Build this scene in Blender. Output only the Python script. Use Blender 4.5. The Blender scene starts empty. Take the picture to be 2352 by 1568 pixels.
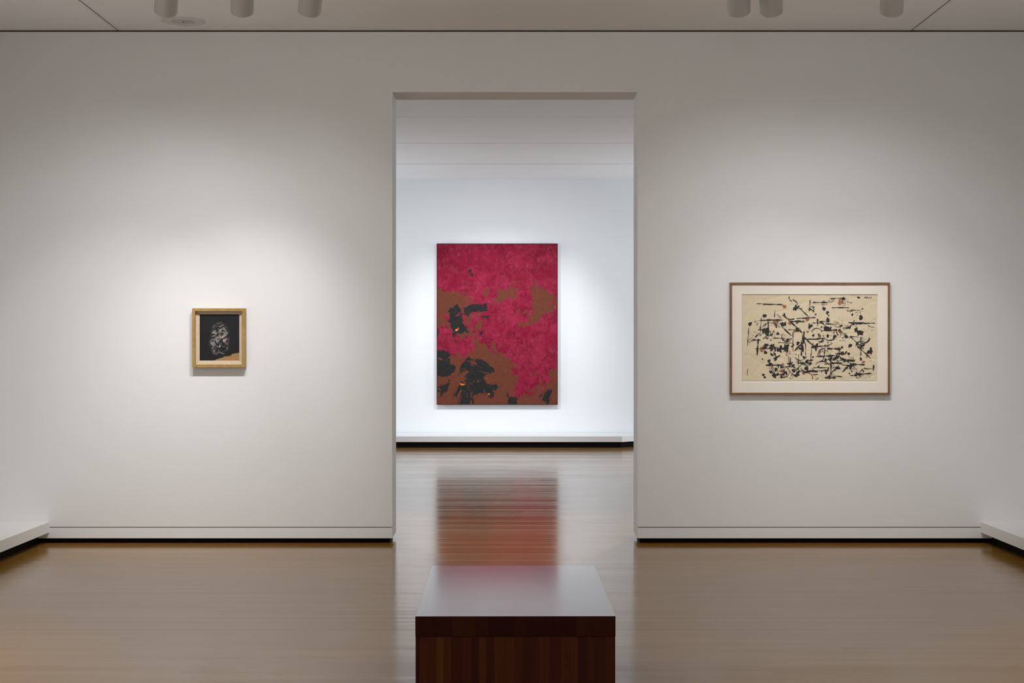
import bpy, bmesh, math, random
from mathutils import Vector, Matrix
C = bpy.context.scene.collection
R = math.radians

# ------------------------------------------------------------------ numbers
F = 3640.0                 # focal length in pixels of a 2352 px wide frame
CX, CY = 1183.0, 787.0     # vanishing point of the room's depth axis
EYE = 1.5
D = 11.857                 # near face of the partition wall
D2 = 12.24                 # its far face
CEIL = 3.837
FARW = 23.48
FCEIL = 3.926
HALF = 4.30                # half width of the near room

def P(px, py, Y):
    return Vector(((px-CX)/F*Y, Y, EYE-(py-CY)/F*Y))

# ------------------------------------------------------------------ materials
def new_mat(name):
    m = bpy.data.materials.new(name); m.use_nodes = True
    nt = m.node_tree
    return m, nt, nt.nodes['Principled BSDF']

class N:
    """tiny helper for node building"""
    def __init__(s, nt): s.nt = nt
    def n(s, t, **kw):
        nd = s.nt.nodes.new(t)
        for k, v in kw.items(): setattr(nd, k, v)
        return nd
    def l(s, a, b): s.nt.links.new(a, b)
    def setin(s, nd, i, v):
        if hasattr(v, 'is_output') or isinstance(v, bpy.types.NodeSocket): s.l(v, nd.inputs[i])
        else: nd.inputs[i].default_value = v
    def math(s, op, a, b=0.0, c=0.0, clamp=False):
        nd = s.n('ShaderNodeMath', operation=op); nd.use_clamp = clamp
        s.setin(nd, 0, a); s.setin(nd, 1, b)
        if op in ('MULTIPLY_ADD', 'SMOOTH_MIN'): s.setin(nd, 2, c)
        return nd.outputs[0]
    def noise(s, vec, scale, detail=3, rough=.55, dist=0.0, w=None):
        nd = s.n('ShaderNodeTexNoise')
        if w is not None:
            nd.noise_dimensions = '4D'; nd.inputs['W'].default_value = w
        s.l(vec, nd.inputs['Vector'])
        nd.inputs['Scale'].default_value = scale; nd.inputs['Detail'].default_value = detail
        nd.inputs['Roughness'].default_value = rough; nd.inputs['Distortion'].default_value = dist
        return nd.outputs['Fac']
    def step(s, v, lo, hi):
        nd = s.n('ShaderNodeMapRange'); nd.clamp = True
        s.setin(nd, 0, v); nd.inputs[1].default_value = lo; nd.inputs[2].default_value = hi
        nd.inputs[3].default_value = 0; nd.inputs[4].default_value = 1
        return nd.outputs[0]
    def mix(s, fac, a, b, blend='MIX'):
        nd = s.n('ShaderNodeMix', data_type='RGBA', blend_type=blend)
        s.setin(nd, 0, fac)
        for idx, v in ((6, a), (7, b)):
            if isinstance(v, bpy.types.NodeSocket): s.l(v, nd.inputs[idx])
            else: nd.inputs[idx].default_value = (*v, 1) if len(v) == 3 else v
        return nd.outputs[2]
    def comb(s, x, y, z):
        nd = s.n('ShaderNodeCombineXYZ')
        for i, v in enumerate((x, y, z)): s.setin(nd, i, v)
        return nd.outputs[0]
    def sep(s, v):
        nd = s.n('ShaderNodeSeparateXYZ'); s.l(v, nd.inputs[0]); return nd.outputs
    def obj(s): return s.n('ShaderNodeTexCoord').outputs['Object']
    def geo(s): return s.n('ShaderNodeNewGeometry').outputs['Position']
    def white(s, vec):
        nd = s.n('ShaderNodeTexWhiteNoise', noise_dimensions='3D'); s.l(vec, nd.inputs['Vector']); return nd.outputs
    def bump(s, h, strength, dist):
        nd = s.n('ShaderNodeBump'); s.l(h, nd.inputs['Height'])
        nd.inputs['Strength'].default_value = strength; nd.inputs['Distance'].default_value = dist
        return nd.outputs[0]

def paint(name, col, rough=.6, var=.015, spec=.3, bump=.08):
    m, nt, b = new_mat(name); g = N(nt); p = g.geo()
    n1 = g.noise(p, 3.0, 4)
    dark = tuple(c*(1-var*2) for c in col)
    g.l(g.mix(n1, dark, col), b.inputs['Base Color'])
    b.inputs['Roughness'].default_value = rough
    b.inputs['Specular IOR Level'].default_value = spec
    if bump:
        g.l(g.bump(g.noise(p, 160, 3), bump, .001), b.inputs['Normal'])
    return m

WALL = paint('white_wall_paint', (.80, .796, .79), .7)
WALLC = paint('gallery_white_far_paint', (.81, .815, .825), .7)
CEILP = paint('ceiling_paint', (.86, .85, .83), .85)
CEILF = paint('far_ceiling_paint', (.84, .845, .86), .85)
PLINTH = paint('platform_paint', (.80, .79, .77), .5, spec=.4)
BLACK = paint('black_recess', (.006, .004, .004), .8, spec=.1, bump=0)
GROOVE = paint('groove_shadow_gap', (.05, .045, .04), .9, spec=.1, bump=0)  # dark colour stands in for the shade inside the baseboard groove
SLOTG = paint('grey_ceiling_gap', (.30, .30, .31), .9, spec=.1, bump=0)
LAMPP = paint('lamp_enamel', (.42, .40, .365), .45, spec=.45, bump=0)
PLATEP = paint('plate_enamel', (.70, .685, .66), .5, spec=.4, bump=0)
PLATEI = paint('plate_centre', (.56, .54, .51), .7, spec=.3, bump=0)
SCREW = paint('screw_metal', (.22, .20, .18), .5, spec=.5, bump=0)
SLOTB = paint('slot_black', (.02, .016, .012), .9, spec=.1, bump=0)  # near-black that paints in the shade of ceiling slots and gap

def floor_mat():
    m, nt, b = new_mat('strip_oak_floor'); g = N(nt)
    x, y, z = g.sep(g.geo())
    W = .057
    v = g.math('DIVIDE', y, W)
    row = g.math('FLOOR', v)
    fr = g.math('FRACT', v)
    rr = g.white(g.comb(row, 3.7, 0.0))
    off = g.math('MULTIPLY', rr[0], 9.0)
    u = g.math('DIVIDE', g.math('ADD', x, off), 1.35)
    col_i = g.math('FLOOR', u)
    fu = g.math('FRACT', u)
    rb = g.white(g.comb(row, col_i, 1.3))
    # grain
    grain = g.noise(g.comb(g.math('MULTIPLY', x, .9), g.math('MULTIPLY', y, 38.0), g.math('MULTIPLY', rb[0], 30.0)), 2.2, 5, .6, .4)
    c = g.mix(rb[0], (.235, .112, .016), (.305, .158, .028))
    c = g.mix(g.math('MULTIPLY', grain, .30), c, (.185, .085, .016))
    c = g.mix(g.math('MULTIPLY', g.math('SUBTRACT', 1.0, rr[0]), .35), c, (.185, .082, .015))
    # wide tone drift between areas of the floor
    c = g.mix(g.math('MULTIPLY', g.noise(g.geo(), .7, 2), .25), c, (.25, .132, .020))
    # seams
    e1 = g.math('MINIMUM', fr, g.math('SUBTRACT', 1.0, fr))
    seam = g.math('SUBTRACT', 1.0, g.step(e1, .008, .028))
    e2 = g.math('MINIMUM', fu, g.math('SUBTRACT', 1.0, fu))
    seam2 = g.math('SUBTRACT', 1.0, g.step(e2, .0004, .0012))
    sm = g.math('MAXIMUM', seam, seam2)
    c = g.mix(g.math('MULTIPLY', sm, .17), c, (.06, .03, .015))
    # short scratches and scuffs
    sp = g.n('ShaderNodeMapping'); g.l(g.geo(), sp.inputs[0])
    sp.inputs['Rotation'].default_value = (0, 0, 1.1); sp.inputs['Scale'].default_value = (2.0, 26, 1)
    scr = g.step(g.noise(sp.outputs[0], 1.6, 2, .5), .735, .76)
    c = g.mix(g.math('MULTIPLY', scr, .45), c, (.07, .04, .025))
    g.l(c, b.inputs['Base Color'])
    b.inputs['IOR'].default_value = 1.39
    ro = g.math('MULTIPLY_ADD', rb[1] if False else rr[0], .05, .105)
    ro = g.math('ADD', ro, g.math('MULTIPLY', g.noise(g.geo(), 2.5, 3), .05))
    g.l(ro, b.inputs['Roughness'])
    # every strip lies at its own very small tilt and is slightly cupped
    t1 = g.math('MULTIPLY', g.math('SUBTRACT', rr[0], .5), .024)
    t2 = g.math('MULTIPLY', g.math('SUBTRACT', rb[0], .5), .009)
    cup = g.math('MULTIPLY', g.math('SUBTRACT', fr, .5), .006)
    ty = g.math('ADD', g.math('ADD', t1, t2), cup)
    wob = g.math('MULTIPLY', g.math('SUBTRACT', g.noise(g.comb(g.math('MULTIPLY', x, .8), g.math('MULTIPLY', y, 10.0), 0.0), 1.5, 2), .5), .022)
    ty = g.math('ADD', ty, wob)
    nv = g.n('ShaderNodeVectorMath', operation='NORMALIZE')
    g.l(g.comb(0.0, ty, 1.0), nv.inputs[0])
    g.l(nv.outputs[0], b.inputs['Normal'])
    return m
FLOOR = floor_mat()

def bench_mat(name, axis, width, cols, rough, grain_axis_scale, spec=.5, ior=1.5, coat=0):
    """staves side by side along x; the grain runs along 'axis'"""
    m, nt, b = new_mat(name); g = N(nt)
    o = g.obj(); x, y, z = g.sep(o)
    wv = g.math('ADD', g.math('DIVIDE', x, width), g.math('MULTIPLY', g.noise(g.comb(g.math('MULTIPLY', x, 7.0), 0.0, 2.0), 1.0, 0), 2.2))
    idx = g.math('FLOOR', wv)
    fr = g.math('FRACT', wv)
    r = g.white(g.comb(idx, 5.1, float(width)*7))
    if axis == 'z': v = g.comb(g.math('MULTIPLY', x, grain_axis_scale), y, g.math('MULTIPLY', z, 3.0))
    elif axis == 'y': v = g.comb(g.math('MULTIPLY', x, grain_axis_scale), g.math('MULTIPLY', y, 3.0), z)
    else: v = g.comb(g.math('MULTIPLY', x, 30.0), g.math('MULTIPLY', y, 30.0), g.math('MULTIPLY', z, 30.0))
    gr = g.noise(v, 1.0, 5, .6, .5)
    ramp = g.n('ShaderNodeValToRGB')
    els = ramp.color_ramp.elements
    while len(els) < len(cols): els.new(.5)
    for i, c in enumerate(cols):
        els[i].position = i/(len(cols)-1); els[i].color = (*c, 1)
    g.l(r[0], ramp.inputs[0])
    c = g.mix(g.math('MULTIPLY', gr, .75), ramp.outputs[0], tuple(k*.35 for k in cols[0]))
    e = g.math('MINIMUM', fr, g.math('SUBTRACT', 1.0, fr))
    c = g.mix(g.math('MULTIPLY', g.math('SUBTRACT', 1.0, g.step(e, .005, .03)), .5), c, (.008, .003, .002))
    g.l(c, b.inputs['Base Color'])
    g.l(g.math('ADD', g.math('MULTIPLY_ADD', r[1], .05, rough), g.math('MULTIPLY', g.noise(o, 9.0, 4), .08)), b.inputs['Roughness'])
    b.inputs['Specular IOR Level'].default_value = spec; b.inputs['IOR'].default_value = ior
    b.inputs['Coat Weight'].default_value = coat; b.inputs['Coat Roughness'].default_value = .10
    g.l(g.bump(gr, .12, .0006), b.inputs['Normal'])
    return m
BODYW = bench_mat('bench_side_staves', 'z', .034, [(.042, .005, .0013), (.062, .014, .0018), (.100, .028, .0025), (.046, .005, .0015), (.12, .040, .004)], .55, 60, .12)
CAPW = bench_mat('bench_end_grain', 'n', .075, [(.030, .003, .0015), (.040, .005, .002), (.052, .012, .003)], .6, 60, .10)
TOPW = bench_mat('bench_top_staves', 'y', .075, [(.075, .026, .014), (.11, .042, .020), (.09, .03, .015)], .10, 45, ior=1.5, coat=.8)

def wood(name, a, bcol, rough=.45, sc=14):
    m, nt, b = new_mat(name); g = N(nt)
    o = g.obj()
    mp = g.n('ShaderNodeMapping'); g.l(o, mp.inputs[0]); mp.inputs['Scale'].default_value = (sc, sc, sc)
    n1 = g.noise(mp.outputs[0], 1.0, 5, .65, .8)
    g.l(g.mix(g.step(n1, .3, .7), a, bcol), b.inputs['Base Color'])
    b.inputs['Roughness'].default_value = rough
    g.l(g.bump(n1, .15, .0008), b.inputs['Normal'])
    return m
GOLD = wood('gilded_oak', (.27, .155, .035), (.44, .27, .075), .42)
BROWNF = wood('walnut_frame_wood', (.17, .075, .022), (.25, .115, .036), .4)
LINEN = wood('linen_liner', (.53, .42, .29), (.62, .50, .36), .8, 60)
MATB = paint('cream_mat_board', (.84, .775, .685), .9, spec=.1, bump=.05)
MATW = paint('mat_bevel', (.85, .80, .70), .9, spec=.1, bump=0)
INK = wood('black_ink', (.010, .009, .008), (.022, .018, .014), .6, 50)
RUST = wood('rust_wash', (.30, .10, .05), (.42, .20, .11), .8, 50)
CANVASEDGE = paint('dark_canvas_edge', (.05, .02, .018), .8, spec=.1, bump=0)

def paper_mat():
    m, nt, b = new_mat('tan_paper'); g = N(nt); o = g.obj()
    n1 = g.noise(o, 5.0, 4); n2 = g.noise(o, 90, 3)
    c = g.mix(n1, (.68, .56, .385), (.78, .665, .485))
    c = g.mix(g.math('MULTIPLY', n2, .12), c, (.40, .30, .18))
    g.l(c, b.inputs['Base Color']); b.inputs['Roughness'].default_value = .9
    b.inputs['Specular IOR Level'].default_value = .1
    # soft creases in the sheet
    w = g.n('ShaderNodeTexVoronoi', feature='DISTANCE_TO_EDGE'); g.l(o, w.inputs['Vector']); w.inputs['Scale'].default_value = 7
    g.l(g.bump(g.math('ADD', g.step(w.outputs[0], 0, .12), g.math('MULTIPLY', n1, 2.0)), .35, .006), b.inputs['Normal'])
    return m
PAPER = paper_mat()

def red_mat():
    m, nt, b = new_mat('red_abstract_paint'); g = N(nt); o = g.obj()
    x, y, z = g.sep(o)
    fine = g.noise(o, 26, 6, .7, 1.2)
    mid = g.noise(o, 6, 5, .65, 1.0)
    # crimson ground with rosy and deep variations
    c = g.mix(g.step(mid, .38, .62), (.155, .003, .018), (.26, .012, .042))
    c = g.mix(g.math('MULTIPLY', g.step(fine, .50, .72), .5), c, (.30, .045, .062))
    c = g.mix(g.step(g.noise(o, 45, 5, .7, 2.0), .67, .74), c, (.48, .20, .20))
    c = g.mix(g.math('MULTIPLY', g.step(g.noise(o, 60, 4, .7, 1.0, 9.0), .62, .68), .7), c, (.10, .006, .012))
    drag = g.n('ShaderNodeMapping'); g.l(o, drag.inputs[0]); drag.inputs['Rotation'].default_value = (0, .35, 0); drag.inputs['Scale'].default_value = (30, 30, 9)
    c = g.mix(g.math('MULTIPLY', g.step(g.noise(drag.outputs[0], 1.0, 4, .65, 1.6), .60, .70), .55), c, (.42, .11, .13))
    c = g.mix(g.math('MULTIPLY', g.step(g.noise(o, 2.2, 4, .6, .6, 13.0), .50, .62), .6), c, (.19, .0015, .022))
    # brown areas, heavier in the lower half
    big = g.noise(o, 1.15, 7, .62, .55, 3.4)
    bv = g.math('ADD', big, g.math('MULTIPLY', z, -.11))
    bmask = g.step(bv, .535, .548)
    brown = g.mix(g.noise(o, 30, 4), (.095, .024, .012), (.15, .045, .024))
    c = g.mix(bmask, c, brown)
    # charcoal areas inside and beside the brown ones
    blk = g.noise(o, 1.9, 7, .63, .9, 21.7)
    kv = g.math('ADD', g.math('ADD', blk, g.math('MULTIPLY', z, -.05)), g.math('MULTIPLY', x, -.05))
    kmask = g.step(kv, .605, .612)
    char = g.mix(g.noise(o, 20, 4), (.008, .008, .008), (.028, .026, .024))
    c = g.mix(kmask, c, char)
    # small bright accents
    ac = g.noise(o, 7.0, 5, .65, 1.0, 40.2)
    near_k = g.step(kv, .575, .60)
    c = g.mix(g.math('MULTIPLY', g.step(ac, .655, .665), near_k), c, (.75, .16, .02))
    ac2 = g.noise(o, 5.5, 5, .7, 1.4, 77.0)
    c = g.mix(g.step(ac2, .745, .752), c, (.75, .48, .12))
    ac3 = g.noise(o, 4.5, 5, .7, 1.0, 58.0)
    c = g.mix(g.step(ac3, .745, .755), c, (.50, .45, .42))
    g.l(c, b.inputs['Base Color'])
    b.inputs['Roughness'].default_value = .7
    b.inputs['Specular IOR Level'].default_value = .12
    g.l(g.bump(g.math('ADD', fine, g.math('MULTIPLY', kmask, .4)), .5, .006), b.inputs['Normal'])
    return m
REDM = red_mat()

def dark_mat():
    m, nt, b = new_mat('dark_abstract_paint'); g = N(nt); o = g.obj()
    x, y, z = g.sep(o)
    # soft upright cloud of swirling pale strokes on a near black ground
    ex = g.math('DIVIDE', g.math('ADD', x, g.math('MULTIPLY', g.math('SUBTRACT', g.noise(o, 9, 2), .5), .08)), .078)
    ez = g.math('DIVIDE', g.math('ADD', z, .01), .128)
    rad = g.math('SQRT', g.math('ADD', g.math('MULTIPLY', ex, ex), g.math('MULTIPLY', ez, ez)))
    cloud = g.math('SUBTRACT', 1.0, g.step(rad, .55, 1.05))
    sw = g.noise(o, 13, 3, .55, 3.2, 5.0)
    pale = g.mix(g.step(g.noise(o, 14, 3, .5, 1.0, 8.0), .4, .6), (.42, .44, .40), (.62, .45, .41))
    c = g.mix(g.noise(o, 12, 3), (.006, .007, .009), (.014, .014, .017))
    c = g.mix(g.math('MULTIPLY', g.math('MULTIPLY', cloud, g.step(sw, .45, .66)), .95), c, pale)
    # ochre ground along the bottom
    zz = g.math('ADD', g.math('MULTIPLY_ADD', x, -.30, z), g.math('MULTIPLY', g.math('SUBTRACT', g.noise(o, 13, 3, .5, .5, 2.0), .5), .05))
    c = g.mix(g.math('SUBTRACT', 1.0, g.step(zz, -.160, -.154)), c, (.34, .19, .075))
    g.l(c, b.inputs['Base Color']); b.inputs['Roughness'].default_value = .5
    b.inputs['Specular IOR Level'].default_value = .25
    g.l(g.bump(sw, .3, .002), b.inputs['Normal'])
    return m
DARKM = dark_mat()

# ------------------------------------------------------------------ mesh helpers
def box(bm, x0, x1, y0, y1, z0, z1, mi=0, bev=0):
    r = bmesh.ops.create_cube(bm, size=1)
    for v in r['verts']:
        v.co = Vector((x0+(v.co.x+.5)*(x1-x0), y0+(v.co.y+.5)*(y1-y0), z0+(v.co.z+.5)*(z1-z0)))
    fs = set(f for v in r['verts'] for f in v.link_faces)
    for f in fs: f.material_index = mi
    if bev:
        es = list(set(e for f in fs for e in f.edges))
        bmesh.ops.bevel(bm, geom=es, offset=bev, segments=2, profile=.6, affect='EDGES')

def prism(bm, pts, y0, y1, mi=0):
    """polygon pts (x,z) extruded along y"""
    a = [bm.verts.new((p[0], y0, p[1])) for p in pts]
    b = [bm.verts.new((p[0], y1, p[1])) for p in pts]
    f = [bm.faces.new(a), bm.faces.new(b[::-1])]
    n = len(pts)
    for i in range(n):
        f.append(bm.faces.new((a[i], b[i], b[(i+1) % n], a[(i+1) % n])))
    for q in f: q.material_index = mi

def flatprism(bm, pts, z0, z1, mi=0):
    """polygon pts (x,y) extruded along z"""
    a = [bm.verts.new((p[0], p[1], z0)) for p in pts]
    b = [bm.verts.new((p[0], p[1], z1)) for p in pts]
    f = [bm.faces.new(a), bm.faces.new(b[::-1])]
    n = len(pts)
    for i in range(n):
        f.append(bm.faces.new((a[i], b[i], b[(i+1) % n], a[(i+1) % n])))
    for q in f: q.material_index = mi

def lathe(bm, prof, seg=48, M=None, mi=0):
    """closed or open profile (r, z) spun about z"""
    rings = []
    for r, z in prof:
        if r < 1e-6: rings.append([bm.verts.new((0, 0, z))])
        else: rings.append([bm.verts.new((r*math.cos(2*math.pi*i/seg), r*math.sin(2*math.pi*i/seg), z)) for i in range(seg)])
    for a, b in zip(rings, rings[1:]):
        for i in range(seg):
            j = (i+1) % seg
            if len(a) == 1 and len(b) == 1: continue
            if len(a) == 1: f = bm.faces.new((a[0], b[j], b[i]))
            elif len(b) == 1: f = bm.faces.new((a[i], a[j], b[0]))
            else: f = bm.faces.new((a[i], a[j], b[j], b[i]))
            f.material_index = mi; f.smooth = True
    if M: bmesh.ops.transform(bm, matrix=M, verts=[v for r in rings for v in r])

def link(name, bm, mats, parent=None, loc=(0, 0, 0), recalc=True, sharp=True):
    if recalc: bmesh.ops.recalc_face_normals(bm, faces=bm.faces[:])
    me = bpy.data.meshes.new(name); bm.to_mesh(me); bm.free()
    if not isinstance(mats, (list, tuple)): mats = [mats]
    for m in mats: me.materials.append(m)
    if sharp and any(p.use_smooth for p in me.polygons): me.set_sharp_from_angle(angle=R(30))
    o = bpy.data.objects.new(name, me); C.objects.link(o); o.location = loc
    if parent: o.parent = parent
    return o

def struct(name, bm, m, **k):
    o = link(name, bm, m, **k); o['kind'] = 'structure'; return o

def thing(name, label, cat, loc, rotz=0, group=None):
    o = bpy.data.objects.new(name, None); C.objects.link(o); o.location = loc
    o.rotation_euler = (0, 0, rotz); o['label'] = label; o['category'] = cat
    o.empty_display_size = .1
    if group: o['group'] = group
    return o

# ------------------------------------------------------------------ room shell
Y0 = -3.2                                 # wall behind the camera
FH = 5.6                                  # half width of the far room
bm = bmesh.new(); box(bm, -6.2, 6.2, Y0-.3, FARW+.3, -.08, 0); struct('floor', bm, FLOOR)

dl, dr, dtop = (900.9-CX)/F*D, (1464.2-CX)/F*D, P(0, 211.3, D).z
WT = 3.826
gz0, gz1, kz = .1172, .1230, .0385
def upper_wall():
    bm = bmesh.new()
    L = 6.0
    prism(bm, [(-L, gz1), (dl, gz1), (dl, dtop), (dr, dtop), (dr, gz1), (L, gz1), (L, WT), (-L, WT)], D, D2)
    return bm
struct('wall_back', upper_wall(), WALL)
for nm, a, b_, s in (('left', -6.0, dl, 1), ('right', dr, 6.0, -1)):
    bm = bmesh.new(); box(bm, a, b_, D, D2, kz, gz0, bev=.0008)
    struct('baseboard_'+nm, bm, WALL)
    ka, kb = (a, b_-.022) if s == 1 else (a+.022, b_)
    bm = bmesh.new(); box(bm, ka, kb, D+.05, D2-.05, 0, kz)
    struct('trim_1' if s == 1 else 'trim_2', bm, BLACK)
    ka, kb = (a, b_-.007) if s == 1 else (a+.007, b_)
    bm = bmesh.new(); box(bm, ka, kb, D+.007, D2-.007, gz0, gz1)
    struct('trim_3' if s == 1 else 'trim_4', bm, GROOVE)
# gap between wall and ceiling, its shade painted near-black, and the wall core above
bm = bmesh.new(); box(bm, -6.0, 6.0, D+.012, D2, WT, FCEIL+.1); struct('trim_5', bm, SLOTB)

# side and rear walls of the near room
bm = bmesh.new(); box(bm, -HALF-.2, -HALF, Y0, D, 0, WT); struct('wall_left', bm, WALL)
bm = bmesh.new(); box(bm, HALF, HALF+.2, Y0, D, 0, WT); struct('wall_right', bm, WALL)
bm = bmesh.new(); box(bm, -HALF-.2, HALF+.2, Y0-.2, Y0, 0, WT); struct('wall_front', bm, WALL)

# ceiling of the near room: three boards with a metal-edged slot between them
sl = (270.4-CX)/F*D; sr = (2094.1-CX)/F*D
bm = bmesh.new()
T0, T1 = CEIL, CEIL+.03
fw, hs, gg = .0165, .0045, .0016
xs = []
for c in (sl, sr):
    xs.append((c-hs-fw-gg, c-hs-fw, c-hs, c+hs, c+hs+fw, c+hs+fw+gg))
cuts = [(-HALF-.2, xs[0][0]), (xs[0][1], xs[0][2]), (xs[0][3], xs[0][4]), (xs[0][5], xs[1][0]),
        (xs[1][1], xs[1][2]), (xs[1][3], xs[1][4]), (xs[1][5], HALF+.2)]
for a, b_ in cuts: box(bm, a, b_, Y0-.2, D+.01, T0, T1)
struct('ceiling', bm, CEILP)
bm = bmesh.new(); box(bm, -HALF-.2, HALF+.2, Y0-.2, D+.01, T1, T1+.05); struct('ceiling_backing', bm, SLOTB)

for k, c in ((6, sl), (7, sr)):              # black strip inside each ceiling slot, painting the slot's shade
    bm = bmesh.new(); box(bm, c-hs+.0002, c+hs-.0002, Y0-.2, D+.01, T0+.0015, T1); struct('trim_%d' % k, bm, SLOTB)

# far room
bm = bmesh.new(); box(bm, -FH, FH, FARW, FARW+.2, 0, FCEIL); struct('wall_far', bm, WALLC)
# side walls of the far room, each with an added, unseen window for cool light
WY0, WY1, WZ0, WZ1 = 19.4, 22.9, .7, 3.3
for nm, x0, x1, k in (('left', -FH-.2, -FH, 1), ('right', FH, FH+.2, 2)):
    bm = bmesh.new()
    box(bm, x0, x1, D2, WY0, 0, FCEIL); box(bm, x0, x1, WY1, FARW+.2, 0, FCEIL)
    box(bm, x0, x1, WY0, WY1, 0, WZ0); box(bm, x0, x1, WY0, WY1, WZ1, FCEIL)
    struct('wall_far_'+nm, bm, WALLC)
    xm = (x0+x1)/2
    bm = bmesh.new()
    for y in (WY0, (WY0+WY1)/2-.03, WY1-.06): box(bm, xm-.03, xm+.03, y, y+.06, WZ0, WZ1)
    for z in (WZ0, WZ1-.06): box(bm, xm-.03, xm+.03, WY0, WY1, z, z+.06)
    struct('window_%d' % k, bm, PLINTH)  # frame of the added, unseen window
bm = bmesh.new()
ys = [D2-.05, 12.6, 14.82, 17.05, 19.28, 21.51, FARW+.2]
for a, b_ in zip(ys, ys[1:]): box(bm, -FH-.2, FH+.2, a+.015, b_-.015, FCEIL, FCEIL+.03)
struct('ceiling_far', bm, CEILF)
bm = bmesh.new(); box(bm, -FH-.2, FH+.2, D2-.05, FARW+.2, FCEIL+.03, FCEIL+.08); struct('ceiling_far_backing', bm, SLOTG)

# ------------------------------------------------------------------ low platforms
PT, PB = .161, .081
def platform(name, outline, kick, label):
    cx = sum(p[0] for p in outline)/len(outline); cy = sum(p[1] for p in outline)/len(outline)
    t = thing(name, label, 'platform', (cx, cy, 0))
    bm = bmesh.new(); flatprism(bm, [(p[0]-cx, p[1]-cy) for p in outline], PB, PT)
    bmesh.ops.bevel(bm, geom=[e for e in bm.edges], offset=.0012, segments=1, affect='EDGES')
    link('slab', bm, PLINTH, t)
    bm = bmesh.new(); flatprism(bm, [(p[0]-cx, p[1]-cy) for p in kick], 0, PB-.0005)
    o = link('toe_kick', bm, BLACK, t); o['label'] = 'recessed black toe kick'
    return t
XE = 3.484
HG = HALF-.022
platform('low_platform', [(-HG, 2.2), (-XE, 2.2), (-XE, D), (-HG, D)],
         [(-HG, 2.3), (-XE-.085, 2.3), (-XE-.085, D), (-HG, D)],
         'low white platform along the left side of the near room')
platform('low_platform', [(XE, 2.2), (HG, 2.2), (HG, D), (XE, D)],
         [(XE+.085, 2.3), (HG, 2.3), (HG, D), (XE+.085, D)],
         'low white platform along the right side of the near room')
yf = 22.665; cxr = (1429-CX)/F*yf
FG = FARW-.0215; FL = -FH+.022
platform('low_platform', [(FL, yf), (cxr, yf), (cxr+.78, yf+.78), (cxr+.78, FG), (FL, FG)],
         [(FL, yf+.03), (cxr-.012, yf+.03), (cxr+.74, FG-.03), (cxr+.74, FG), (FL, FG)],
         'long low white platform under the large red painting in the far room')

# ------------------------------------------------------------------ bench
by0, by1 = 6.087, 7.479
bw = 460/598*.5
bc = (1184-CX)/F*by0
bench = thing('wooden_bench', 'dark red-brown block wooden bench with polished top, standing before the doorway', 'bench', (bc, by0, 0), R(.40))
BL = by1-by0
zc = .45-.0785
bm = bmesh.new(); box(bm, -bw, bw, 0, BL, zc, .45, bev=.0015)
bm.normal_update()
for f in bm.faces:
    f.material_index = 1 if f.normal.z > .9 else 0
link('top_slab', bm, [CAPW, TOPW], bench)
bm = bmesh.new(); box(bm, -bw-.001+.002, bw+.001-.002, .002, BL-.002, .0, zc-.001, bev=.001)
o = link('body', bm, BODYW, bench); o['label'] = 'body of vertical staves in mixed dark brown and amber'

# ------------------------------------------------------------------ spotlights
LZ = 9.84
def make_lamp(label):
    t = thing('track_spotlight', label, 'spotlight', (0, 0, 0), 0, 'ceiling spotlights of the near room')
    r, L = .0715, .215
    # the housing hangs at 45 degrees, open mouth towards the wall; origin of the thing = centre of the mouth
    M = Matrix.Rotation(R(45), 4, 'X')          # local +z (mouth) -> tilted
    prof = [(r-.004, .0), (r, 0), (r, -.0), (r, L-.01), (r-.008, L), (.0, L)]
    prof_in = [(r-.004, 0), (r-.004, .055)]
    bm = bmesh.new(); lathe(bm, prof[1:], 56, M); lathe(bm, [(r, 0), (r-.004, 0), (r-.004, .06), (r-.004, .065)], 56, M)
    bmesh.ops.remove_doubles(bm, verts=bm.verts[:], dist=1e-5)
    link('housing', bm, LAMPP, t)
    bm = bmesh.new(); lathe(bm, [(r-.0045, .062), (0, .062)], 40, M)
    o = link('lens', bm, LENS, t, recalc=False); o['label'] = 'glowing round lens'
    p = M @ Vector((0, 0, .15))
    bm = bmesh.new()
    for s in (-1, 1): box(bm, s*(r+.002)-.003, s*(r+.002)+.003, p.y-.014, p.y+.014, p.z-.014, p.z+.108)
    box(bm, -r-.005, r+.005, p.y-.014, p.y+.014, p.z+.102, p.z+.108)
    link('yoke', bm, LAMPP, t)
    top = CEIL - P(0, 26, LZ).z
    bm = bmesh.new(); box(bm, -.018, .018, p.y-.05, p.y+.05, p.z+.108, top-.022)
    link('track_adapter', bm, LAMPP, t)
    return t

m, nt, b = new_mat('lamp_lens')
b.inputs['Base Color'].default_value = (.9, .9, .85, 1)
b.inputs['Emission Color'].default_value = (1, .93, .82, 1); b.inputs['Emission Strength'].default_value = 3
LENS = m

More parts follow.
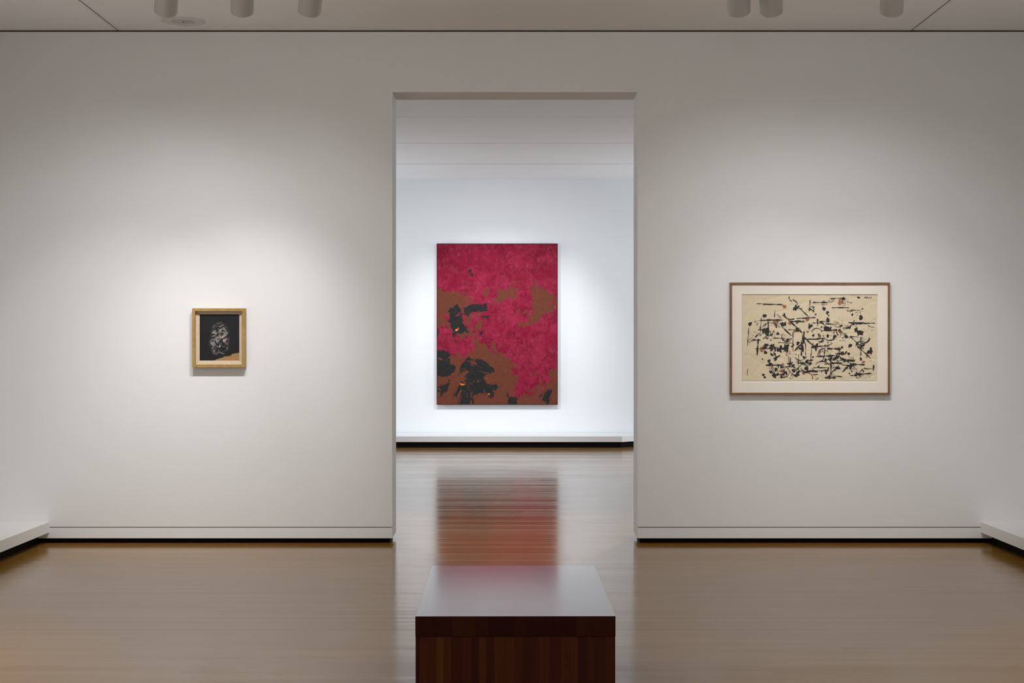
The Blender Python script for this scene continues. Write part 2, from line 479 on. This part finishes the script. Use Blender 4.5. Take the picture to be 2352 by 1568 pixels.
lamps = [  # pixel x, aim x on the wall, aim height, group, label
    (380.5, -3.15, .75, 'l1', 'leftmost cylindrical ceiling spotlight, overlapping the round plate'),
    (556.0, -2.25, .90, 'l2', 'middle one of the three cylindrical spotlights left of the doorway'),
    (710.5, -2.10, .85, 'l3', 'cylindrical ceiling spotlight nearest the doorway on its left'),
    (1697.5, 2.05, .95, 'r4', 'cylindrical ceiling spotlight nearest the doorway on its right'),
    (1771.5, 2.2, .95, 'r4', 'middle cylindrical spotlight right of the doorway, close beside another'),
    (2047.5, 2.85, .9, 'r6', 'rightmost cylindrical ceiling spotlight, standing apart'),
]
SC = {'l1n': 1.00, 'l1w': .66, 'l2n': .62, 'l2w': .15, 'l3n': 1.10, 'l3w': .47, 'r4n': .40, 'r4w': .33, 'r6n': .80, 'r6w': .30,
      'amb': 2.78, 'fpn': 2.35, 'fpw': .80, 'famb': .01, 'fdoor': 4.4, 'win': 4.2}
def spot(loc, target, power, col, size=95, blend=1.0, rad=.03, group='amb'):
    if SC[group] <= 0: return
    d = bpy.data.lights.new('spot_beam', 'SPOT'); d.energy = power*SC[group]; d.color = col
    d.spot_size = R(size); d.spot_blend = blend; d.shadow_soft_size = rad
    o = bpy.data.objects.new('spot_beam', d); C.objects.link(o); o.location = loc
    v = Vector(target)-Vector(loc)
    o.rotation_euler = v.to_track_quat('-Z', 'Y').to_euler()
    return o

WARM = (.99, .995, 1.0)
proto = None
for px, ax, az, grp, lab in lamps:
    mouth = P(px, 25.5, LZ)
    yaw = -math.atan2(ax-mouth.x, D-LZ)*.62      # the housing's own turn
    if proto is None:
        proto = make_lamp(lab); t = proto
    else:
        t = proto.copy(); C.objects.link(t); t['label'] = lab
        for ch in proto.children:
            c = ch.copy(); C.objects.link(c); c.parent = t
    t.location = mouth; t.rotation_euler = (0, 0, yaw)
    lp = mouth+Vector((0, .012, -.012))
    spot(lp, (ax, D, az), 100, WARM, 52, group=grp+'n')
    spot(lp, (ax, D, az), 100, WARM, 96, group=grp+'w')
# the two ceiling tracks that carry them
for x0, x1, lab in ((-2.75, -.9, 'white ceiling track carrying the three spotlights left of the doorway'), (1.0, 2.75, 'white ceiling track carrying the three spotlights right of the doorway')):
    bm = bmesh.new(); box(bm, x0, x1, -.018, .018, -.034, 0)
    o = link('ceiling_track', bm, LAMPP, loc=(0, LZ-.105, CEIL)); o['label'] = lab; o['category'] = 'light track'

# unseen spots added for the near room's ambient light, no housings built
for x, y, tx, ty, pw in ((-1.6, 6.5, -HALF, 6.5, 260), (1.6, 6.5, HALF, 6.5, 150), (-1.6, 2.5, -HALF, 2.5, 220),
                         (1.6, 2.5, HALF, 2.5, 120), (0, -.6, 0, Y0, 300)):
    spot((x, y, 3.5), (tx, ty, 1.6), pw, WARM, 110, 1.0, .05)

# far room lamps
COOL = (.925, .965, 1.0)
for x, tx, tz in ((-1.3, -.40, 1.35), (.7, -.10, 1.35)):
    spot((x, FARW-3.0, FCEIL-.3), (tx, FARW, tz), 100, COOL, 60, 1.0, .05, 'fpn')
    spot((x, FARW-3.0, FCEIL-.3), (tx, FARW, tz), 100, COOL, 95, 1.0, .05, 'fpw')
for x, y, tx, ty, pw in ((-3.4, FARW-3, -3.2, FARW, 100), (3.4, FARW-3, 3.2, FARW, 100), (-3, 17, -FH, 17, 100), (3, 17, FH, 17, 100)):
    spot((x, y, FCEIL-.3), (tx, ty, 1.5), pw, COOL, 110, 1.0, .05, 'famb')
for x in (-1.9, 1.9):
    spot((x, 15.2, FCEIL-.3), (x*1.35, D2, 1.5), 100, COOL, 100, 1.0, .05, 'fdoor')

# area lights behind the added side windows, giving the far room its bluish light
if SC['win'] > 0:
    for sx in (-1, 1):
        d = bpy.data.lights.new('window_daylight', 'AREA'); d.shape = 'RECTANGLE'; d.size = 3.3; d.size_y = 2.5
        d.energy = 40*SC['win']; d.color = (.80, .90, 1.0)
        o = bpy.data.objects.new('window_daylight', d); C.objects.link(o)
        o.location = (sx*(FH+.22), (WY0+WY1)/2, (WZ0+WZ1)/2)
        o.rotation_euler = Vector((-sx, 0, 0)).to_track_quat('-Z', 'Y').to_euler()

# ------------------------------------------------------------------ round ceiling plate
pc = P(421.3, 48.3, 1.0); yp = (CEIL-EYE)*F/(CY-48.3); xp = (421.3-CX)/F*yp
plate = thing('ceiling_plate', 'round white ceiling plate with four small screws', 'ceiling plate', (xp, yp, CEIL))
bm = bmesh.new(); lathe(bm, [(.084, -.0015), (.086, -.006), (.158, -.0055), (.163, -.002), (.163, 0)], 72)
link('rim', bm, PLATEP, plate)
bm = bmesh.new(); lathe(bm, [(0, -.004), (.084, -.0035), (.084, 0)], 72)
link('centre_disc', bm, PLATEI, plate)
bm = bmesh.new(); lathe(bm, [(0, -.013), (.005, -.012), (.006, -.0035)], 20)
link('centre_pin', bm, SCREW, plate)
for a in (10, 97, 190, 277):
    bm = bmesh.new(); lathe(bm, [(0, -.0080), (.003, -.0075), (.0035, -.0055)], 16, Matrix.Translation((.143*math.cos(R(a)), .143*math.sin(R(a)), 0)))
    link('screw', bm, SCREW, plate)

# ------------------------------------------------------------------ frames
def frame_ring(bm, w, h, face, y0, y1, mi=0, bev=.001):
    """mitred ring, outer w x h, front at y0 (towards camera), back y1"""
    o = [(-w/2, -h/2), (w/2, -h/2), (w/2, h/2), (-w/2, h/2)]
    i = [(-w/2+face, -h/2+face), (w/2-face, -h/2+face), (w/2-face, h/2-face), (-w/2+face, h/2-face)]
    for k in range(4):
        j = (k+1) % 4
        q = [o[k], o[j], i[j], i[k]]
        prism(bm, q, y0, y1, mi)

# left: small dark painting in a deep gilded frame
def Wm(px): return px/F*D
fx, fz = (505.5-CX)/F*D, EYE-(775.6-CY)/F*D
DEP = .060
small = thing('framed_painting', 'small dark painting with a pale blurred cloud in a deep gold-brown wooden frame', 'painting', (fx, D, fz))
bm = bmesh.new()
frame_ring(bm, Wm(120.6), Wm(134.8), Wm(6.3), -DEP, 0)
link('frame', bm, GOLD, small)
lw, lh = Wm(120.6-12.6), Wm(134.8-12.6)
iw, ih = Wm(91.1), Wm(106)
# sloping liner as one ring
bm = bmesh.new()
cz = (775.6-774.7)/F*D
def rect(w, h, y, zc=0): return [bm.verts.new((sx*w/2, y, zc+sz*h/2)) for sx, sz in ((-1, -1), (1, -1), (1, 1), (-1, 1))]
A = rect(lw, lh, -DEP+.031); B = rect(iw, ih, -DEP+.036, cz); Cc = rect(iw, ih, -DEP+.043, cz); Dd = rect(lw, lh, -DEP+.043)
for a, b_ in ((A, B), (B, Cc), (Cc, Dd), (Dd, A)):
    for k in range(4): bm.faces.new((a[k], a[(k+1) % 4], b_[(k+1) % 4], b_[k]))
o = link('liner', bm, LINEN, small); o['label'] = 'pale beige sloping liner'
bm = bmesh.new(); box(bm, -iw/2, iw/2, -DEP+.040, -.004, cz-ih/2, cz+ih/2)
o = link('canvas', bm, DARKM, small); o['label'] = 'near-black canvas with a pale blurred shape and ochre lower edge'

# right: wide ink drawing behind a cream mat in a thin brown frame
gx, gzc = (1858.55-CX)/F*D, EYE-(777.55-CY)/F*D
DEP2 = .036
draw = thing('framed_drawing', 'wide framed ink drawing, black marks on tan paper in cream mat and thin brown frame', 'drawing', (gx, D, gzc))
fw_, fh_ = Wm(366.5), Wm(256.9)
bm = bmesh.new(); frame_ring(bm, fw_, fh_, Wm(4.7), -DEP2, 0); link('frame', bm, BROWNF, draw)
def lx(px): return (px-1858.55)/F*D
def lz(py): return -(py-777.55)/F*D
ow, oh = fw_/2-Wm(4.7), fh_/2-Wm(4.7)
wx0, wx1, wz1, wz0 = lx(1702.7), lx(2014.7), lz(675.7), lz(877.6)
bm = bmesh.new()
ym = -DEP2+.010
def ring4(x0, x1, z0, z1, y): return [bm.verts.new(c) for c in ((x0, y, z0), (x1, y, z0), (x1, y, z1), (x0, y, z1))]
A = ring4(-ow, ow, -oh, oh, ym); B = ring4(wx0, wx1, wz0, wz1, ym); Cc = ring4(wx0+.003, wx1-.003, wz0+.003, wz1-.003, ym+.005)
Dd = ring4(wx0+.003, wx1-.003, wz0+.003, wz1-.003, ym+.006); E = ring4(-ow, ow, -oh, oh, ym+.006)
for ai, (a, b_) in enumerate(((A, B), (B, Cc), (Cc, Dd), (Dd, E), (E, A))):
    for k in range(4):
        f = bm.faces.new((a[k], a[(k+1) % 4], b_[(k+1) % 4], b_[k])); f.material_index = 1 if ai == 1 else 0
o = link('mat_board', bm, [MATB, MATW], draw); o['label'] = 'cream mat with a bevelled window'
bm = bmesh.new(); box(bm, -ow, ow, ym+.010, -.004, -oh, oh); o = link('backing_board', bm, MATB, draw)

# the sheet, with random generic ink marks as part of its mesh
px0, px1, pz1, pz0 = lx(1704.6), lx(2012.5), lz(677.8), lz(873.9)
rng = random.Random(11)
bm = bmesh.new()
nx, nz = 40, 26
yp0 = ym+.0075
grid = [[None]*(nz+1) for _ in range(nx+1)]
for i in range(nx+1):
    for j in range(nz+1):
        x = px0+(px1-px0)*i/nx; z = pz0+(pz1-pz0)*j/nz
        jz = rng.uniform(-.0012, .0012) if j in (0, nz) else 0
        grid[i][j] = bm.verts.new((x, yp0, z+jz))
for i in range(nx):
    for j in range(nz):
        bm.faces.new((grid[i][j], grid[i+1][j], grid[i+1][j+1], grid[i][j+1]))
cnt = [0]
def yink():
    cnt[0] += 1; return yp0-.0004-cnt[0]*1.2e-6
def blob(x, z, r, mi=1, ratio=1.0, ang=0.0, n=18, jag=.22):
    y = yink(); vs = []
    ph = [rng.uniform(0, 6.28) for _ in range(3)]
    for k in range(n):
        a = 2*math.pi*k/n
        rr = r*(1+jag*math.sin(2*a+ph[0])*.6+jag*math.sin(3*a+ph[1])*.5+jag*math.sin(5*a+ph[2])*.5)
        u, v = rr*math.cos(a), rr*ratio*math.sin(a)
        vs.append(bm.verts.new((x+u*math.cos(ang)-v*math.sin(ang), y, z+u*math.sin(ang)+v*math.cos(ang))))
    bm.faces.new(vs).material_index = mi
def stroke(pts, w, mi=1, wob=.35):
    y = yink(); L, Rr = [], []
    # resample finely
    fine = []
    for a, b_ in zip(pts, pts[1:]):
        d = math.hypot(b_[0]-a[0], b_[1]-a[1]); n = max(1, int(d/.006))
        for k in range(n): fine.append((a[0]+(b_[0]-a[0])*k/n, a[1]+(b_[1]-a[1])*k/n))
    fine.append(pts[-1])
    if len(fine) < 2: return
    ph = rng.uniform(0, 6)
    for k, p in enumerate(fine):
        q = fine[min(k+1, len(fine)-1)]; o_ = fine[max(k-1, 0)]
        dx, dz = q[0]-o_[0], q[1]-o_[1]; l = math.hypot(dx, dz) or 1
        ww = w*(1+wob*math.sin(k*.55+ph)+rng.uniform(-.22, .22))*.5
        if k in (0, len(fine)-1): ww *= .4
        L.append(bm.verts.new((p[0]-dz/l*ww, y, p[1]+dx/l*ww))); Rr.append(bm.verts.new((p[0]+dz/l*ww, y, p[1]-dx/l*ww)))
    for k in range(len(L)-1):
        bm.faces.new((L[k], Rr[k], Rr[k+1], L[k+1])).material_index = mi
def inside(x, z, mgn=.03): return px0+mgn < x < px1-mgn and pz0+mgn*.7 < z < pz1-mgn*.7
PWc = px1-px0; PHc = pz1-pz0
def rp():
    """denser towards the middle and the lower part"""
    while True:
        u, v = rng.random(), rng.random()
        dens = 1.0
        if v > .72: dens = .35
        if v > .72 and u < .3: dens = .12
        if u < .10 or u > .93: dens *= .35
        if rng.random() < dens:
            return px0+.02+(PWc-.04)*u, pz0+.015+(PHc-.03)*v
def clampseg(pts): return [p for p in pts if inside(p[0], p[1], .012)]
for _ in range(16):
    x, z = rp(); blob(x, z, rng.uniform(.010, .020), 2, rng.uniform(.6, 1.2), rng.uniform(0, 3))
for _ in range(95):
    x, z = rp(); blob(x, z, rng.uniform(.006, .015), 1, rng.uniform(.5, 1.3), rng.uniform(0, 3))
for _ in range(20):
    x, z = rp(); blob(x, z, rng.uniform(.015, .025), 1, rng.uniform(.6, 1.2), rng.uniform(0, 3), 26, .5)
for _ in range(95):                                            # straight bars
    x, z = rp(); a = rng.choice([0, 0, 0, .05, -.06, 1.57, 1.5, .8, -.75]); l = rng.uniform(.02, .075)
    s = clampseg([(x-l*math.cos(a), z-l*math.sin(a)), (x, z+rng.uniform(-.003, .003)), (x+l*math.cos(a), z+l*math.sin(a))])
    if len(s) > 1: stroke(s, rng.uniform(.005, .0115))
for _ in range(40):                                            # arcs
    x, z = rp(); r = rng.uniform(.02, .055); a0 = rng.uniform(0, 6.28); da = rng.uniform(1.0, 3.4)
    s = clampseg([(x+r*math.cos(a0+da*k/14), z+r*.8*math.sin(a0+da*k/14)) for k in range(15)])
    if len(s) > 1: stroke(s, rng.uniform(.0045, .0105))
for _ in range(28):                                            # zigzags
    x, z = rp(); st = rng.uniform(.006, .012); h = rng.uniform(.004, .012); a = rng.choice([0, 0, 1.5, -.7])
    s = []
    for k in range(rng.randint(4, 9)):
        u, v = k*st, (k % 2)*h
        s.append((x+u*math.cos(a)-v*math.sin(a), z+u*math.sin(a)+v*math.cos(a)))
    s = clampseg(s)
    if len(s) > 1: stroke(s, rng.uniform(.0034, .006))
for _ in range(40):                                            # clusters of flecks
    x, z = rp(); rad = rng.uniform(.015, .035)
    for k in range(rng.randint(14, 30)):
        a = rng.uniform(0, 6.28); r = rad*math.sqrt(rng.random())
        xx, zz = x+r*math.cos(a), z+r*math.sin(a)
        if inside(xx, zz, .01): blob(xx, zz, rng.uniform(.0016, .0042), 1, rng.uniform(.4, 1.0), rng.uniform(0, 3), 8)
for _ in range(90):
    x, z = rp(); blob(x, z, rng.uniform(.001, .003), 1, 1, 0, 8)
sheet = link('paper_sheet', bm, [PAPER, INK, RUST], draw, recalc=False, sharp=False)
sheet['label'] = 'tan creased sheet covered in black ink blots, bars and arcs with rust spots'

# far room: large red abstract painting
YP = FARW-.068
rx, rz = (1142-CX)/F*YP, EYE-(744.2-CY)/F*YP
rw, rh = 278/F*YP, 370.3/F*YP
red = thing('red_painting', 'large upright crimson abstract painting with brown and charcoal patches on the far wall', 'painting', (rx, FARW-.021, rz))
bm = bmesh.new(); box(bm, -rw/2+.009, rw/2-.009, -.047, 0, -rh/2+.009, rh/2-.009)
o = link('canvas', bm, REDM, red)
bm = bmesh.new(); frame_ring(bm, rw, rh, .009, -.050, 0)
o = link('edge_strip', bm, CANVASEDGE, red); o['label'] = 'thin dark edge strip'

bm = bmesh.new(); box(bm, -.5, .5, 0, .021, rh/2-.22, rh/2-.17); link('hanging_cleat', bm, GOLD, red)

# ------------------------------------------------------------------ camera, world, view
cam = bpy.data.cameras.new('camera'); co = bpy.data.objects.new('camera', cam); C.objects.link(co)
co.location = (0, 0, EYE); co.rotation_euler = (R(90), 0, 0)
cam.sensor_width = 36; cam.lens = F/2352*36
cam.shift_x = -(CX-1176)/2352; cam.shift_y = (CY-784)/2352
cam.clip_end = 100
bpy.context.scene.camera = co
w = bpy.data.worlds.new('world'); bpy.context.scene.world = w; w.use_nodes = True
w.node_tree.nodes['Background'].inputs[0].default_value = (.5, .5, .52, 1)
w.node_tree.nodes['Background'].inputs[1].default_value = .1
vs = bpy.context.scene.view_settings
vs.view_transform = 'Standard'; vs.look = 'None'; vs.gamma = 1; vs.use_curve_mapping = False
vs.exposure = 0.0
